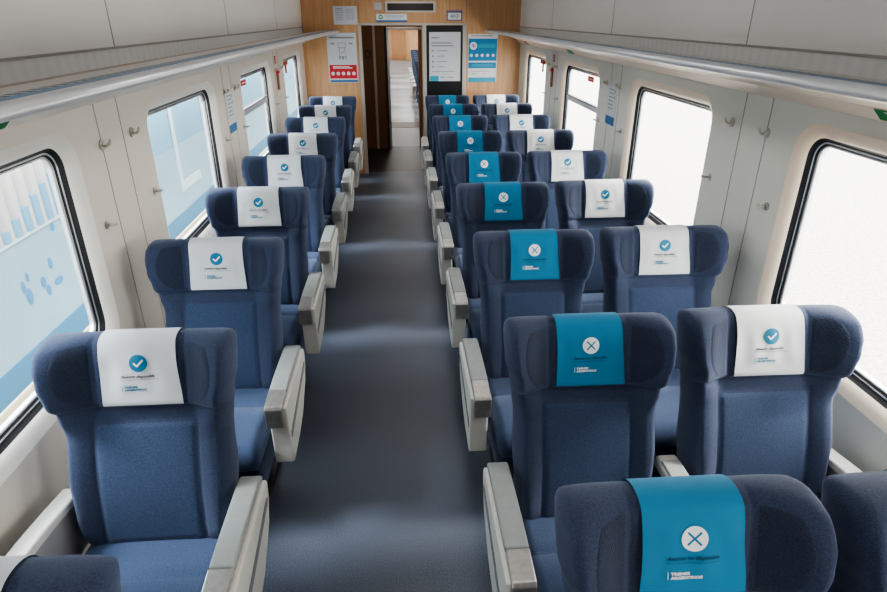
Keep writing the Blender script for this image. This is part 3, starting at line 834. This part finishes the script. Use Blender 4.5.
# ---------------------------------------------------------------- outside left: another train standing on the next track
tx = -3.0
def outm(n, c): return mat(n, c, .6, noise=(1.3, .06))
tr = put('neighbouring_train', rbox(tx-.3, tx, -6, 30, -.34, .51), outm('train_pale_blue', (.20, .33, .42)))
tag(tr, 'pale blue and white railway carriage standing outside the left windows', 'train')
bm = bmesh.new(); y = -2.0
while y < 6.6:
    prism([(y, .0), (y+.03, .035), (y+.09, .035), (y+.12, .0)], 0, 1, 'x', bm=bm); y += .155
t = bmesh.new()
for v in bm.verts: v.co = Vector((tx-.02+v.co.z, v.co.y, .52+v.co.x*1.05))
rbox(tx-.3, tx-.02, -6, 30, .51, 1.60, bm=bm)
put('ribbed_upper_side', bm, outm('train_white', (.38, .38, .38)), tr)
bm = bmesh.new()      # stepped blue livery area on the ribs
for i in range(11):
    y0 = 4.30+i*.155; zt = .55+.055*i if i < 9 else 1.04
    prism([(y0-.004, .0), (y0+.026, .037), (y0+.094, .037), (y0+.124, .0)], .52, min(zt, 1.5), 'z', bm=bm)
for v in bm.verts: v.co = Vector((tx-.018+v.co.y, v.co.x, v.co.z))
for i in range(11): rbox(tx-.05, tx-.014, 4.29+i*.155, 4.29+(i+1)*.155, .515, min(.55+.055*i if i < 9 else 1.04, 1.5)-.002, bm=bm)
put('blue_livery', bm, outm('train_blue_livery', (.11, .26, .40)), tr)
put('side_line', rbox(tx-.01, tx+.012, -6, 6.65, .495, .520), outm('train_line', (.45, .52, .56)), tr)
put('lower_band', rbox(tx-.3, tx+.01, -6, 30, -.56, -.34), outm('train_lower_blue', (.03, .15, .28)), tr)
bm = bmesh.new()
for (y, z, ry, rz, an) in ((5.12, .449, .035, .035, 0), (4.95, .186, .03, .05, .2), (5.0, .006, .07, .035, 0), (4.79, .08, .035, .05, .3), (4.83, -.01, .03, .05, .2), (4.57, .05, .04, .07, 0), (4.53, .147, .025, .05, 0), (4.61, .20, .02, .04, 0)):
    n = 16; f = [bm.verts.new((tx+.004, y+ry*math.cos(2*PI*i/n), z+rz*math.sin(2*PI*i/n))) for i in range(n)]; bm.faces.new(f)
put('smudges', bm, outm('smudge_blue', (.04, .18, .34)), tr)
bm = bmesh.new()
rbox(tx, tx+.012, 8.25, 8.36, -.1, 1.6, bm=bm); rbox(tx, tx+.012, 8.37, 9.1, -.09, .03, bm=bm); rbox(tx, tx+.012, 9.6, 9.9, -.34, 1.6, bm=bm)
put('door_strips', bm, outm('train_white_strip', (.40, .48, .54)), tr)
put('upper_side_blue', rbox(tx-.25, tx-.005, 6.7, 30, .51, 1.55), outm('train_mid_blue', (.13, .28, .40)), tr)
struct(put('ground', rbox(-30, 30, -20, 60, -1.35, -1.25), mat('ballast', (.34, .31, .28), .9, noise=(20, .3))))
pf = struct(put('trim_12', rbox(-2.98, -1.75, -6, 30, -.62, -.575), mat('platform_edge_yellow', (.45, .36, .22), .7, noise=(12, .1))))
struct(put('trim_13', rbox(-2.62, -1.75, -6, 30, -.65, -.568), mat('platform_grey', (.32, .32, .31), .8, noise=(10, .1))))

# ---------------------------------------------------------------- light
w = bpy.data.worlds.new('sky'); bpy.context.scene.world = w; w.use_nodes = True; nt = w.node_tree; nt.nodes.clear()
out = nt.nodes.new('ShaderNodeOutputWorld'); bg = nt.nodes.new('ShaderNodeBackground')
tc = nt.nodes.new('ShaderNodeTexCoord'); sx = nt.nodes.new('ShaderNodeSeparateXYZ'); mr = nt.nodes.new('ShaderNodeMapRange')
mr.inputs['From Min'].default_value = -.6; mr.inputs['From Max'].default_value = .7
cr = nt.nodes.new('ShaderNodeMix'); cr.data_type = 'RGBA'
cr.inputs['A'].default_value = (6.5, 7.6, 8.4, 1); cr.inputs['B'].default_value = (12, 11.8, 11.4, 1)
nt.links.new(tc.outputs['Generated'], sx.inputs[0]); nt.links.new(sx.outputs['X'], mr.inputs['Value'])
nt.links.new(mr.outputs['Result'], cr.inputs['Factor']); nt.links.new(cr.outputs['Result'], bg.inputs['Color'])
bg.inputs['Strength'].default_value = 1.0
nt.links.new(bg.outputs[0], out.inputs[0])
sl = bpy.data.lights.new('soft_sun', 'SUN'); sl.energy = 7; sl.angle = math.radians(12); sl.color = (1, .95, .88)
so = bpy.data.objects.new('soft_sun', sl); C.objects.link(so)
so.rotation_euler = Vector((-math.cos(math.radians(39)), .02, -math.sin(math.radians(39)))).to_track_quat('-Z', 'Y').to_euler()
s2 = bpy.data.lights.new('added_left_sun', 'SUN'); s2.energy = 7; s2.angle = math.radians(16); s2.color = (.93, .97, 1)  # second sun from the left, added to lay light patches on the aisle floor
so = bpy.data.objects.new('added_left_sun', s2); C.objects.link(so)
so.rotation_euler = Vector((math.cos(math.radians(51)), .05, -math.sin(math.radians(51)))).to_track_quat('-Z', 'Y').to_euler()
# light portals in the windows guide the sky light indoors
for X, sg in ((XL, -1), (XR, 1)):
    for c in WY:
        ld = bpy.data.lights.new('window_portal', 'AREA'); ld.shape = 'RECTANGLE'; ld.size = WZ1-WZ0; ld.size_y = 2*WH
        ld.cycles.is_portal = True
        o = bpy.data.objects.new('window_portal', ld); C.objects.link(o); o.location = (X+sg*.07, c, (WZ0+WZ1)/2)
        o.rotation_euler = (0, math.radians(90 if sg > 0 else -90), 0)

# ---------------------------------------------------------------- camera
cd = bpy.data.cameras.new('camera'); cam = bpy.data.objects.new('camera', cd); C.objects.link(cam)
cd.sensor_width = 36; cd.lens = 600/887*36; cd.clip_start = .05
ya, pi_ = math.radians(3.98), math.radians(24.97)
cam.location = (0, 0, EYE)
cam.rotation_euler = (PI/2-pi_, 0, -ya)
cd.dof.use_dof = False
bpy.context.scene.camera = cam
sc = bpy.context.scene
sc.view_settings.view_transform = 'AgX'
sc.view_settings.look = 'AgX - Medium High Contrast'
sc.view_settings.exposure = 0.12
sc.cycles.max_bounces = 10; sc.cycles.diffuse_bounces = 5; sc.cycles.transparent_max_bounces = 12
sc.cycles.sample_clamp_indirect = 8
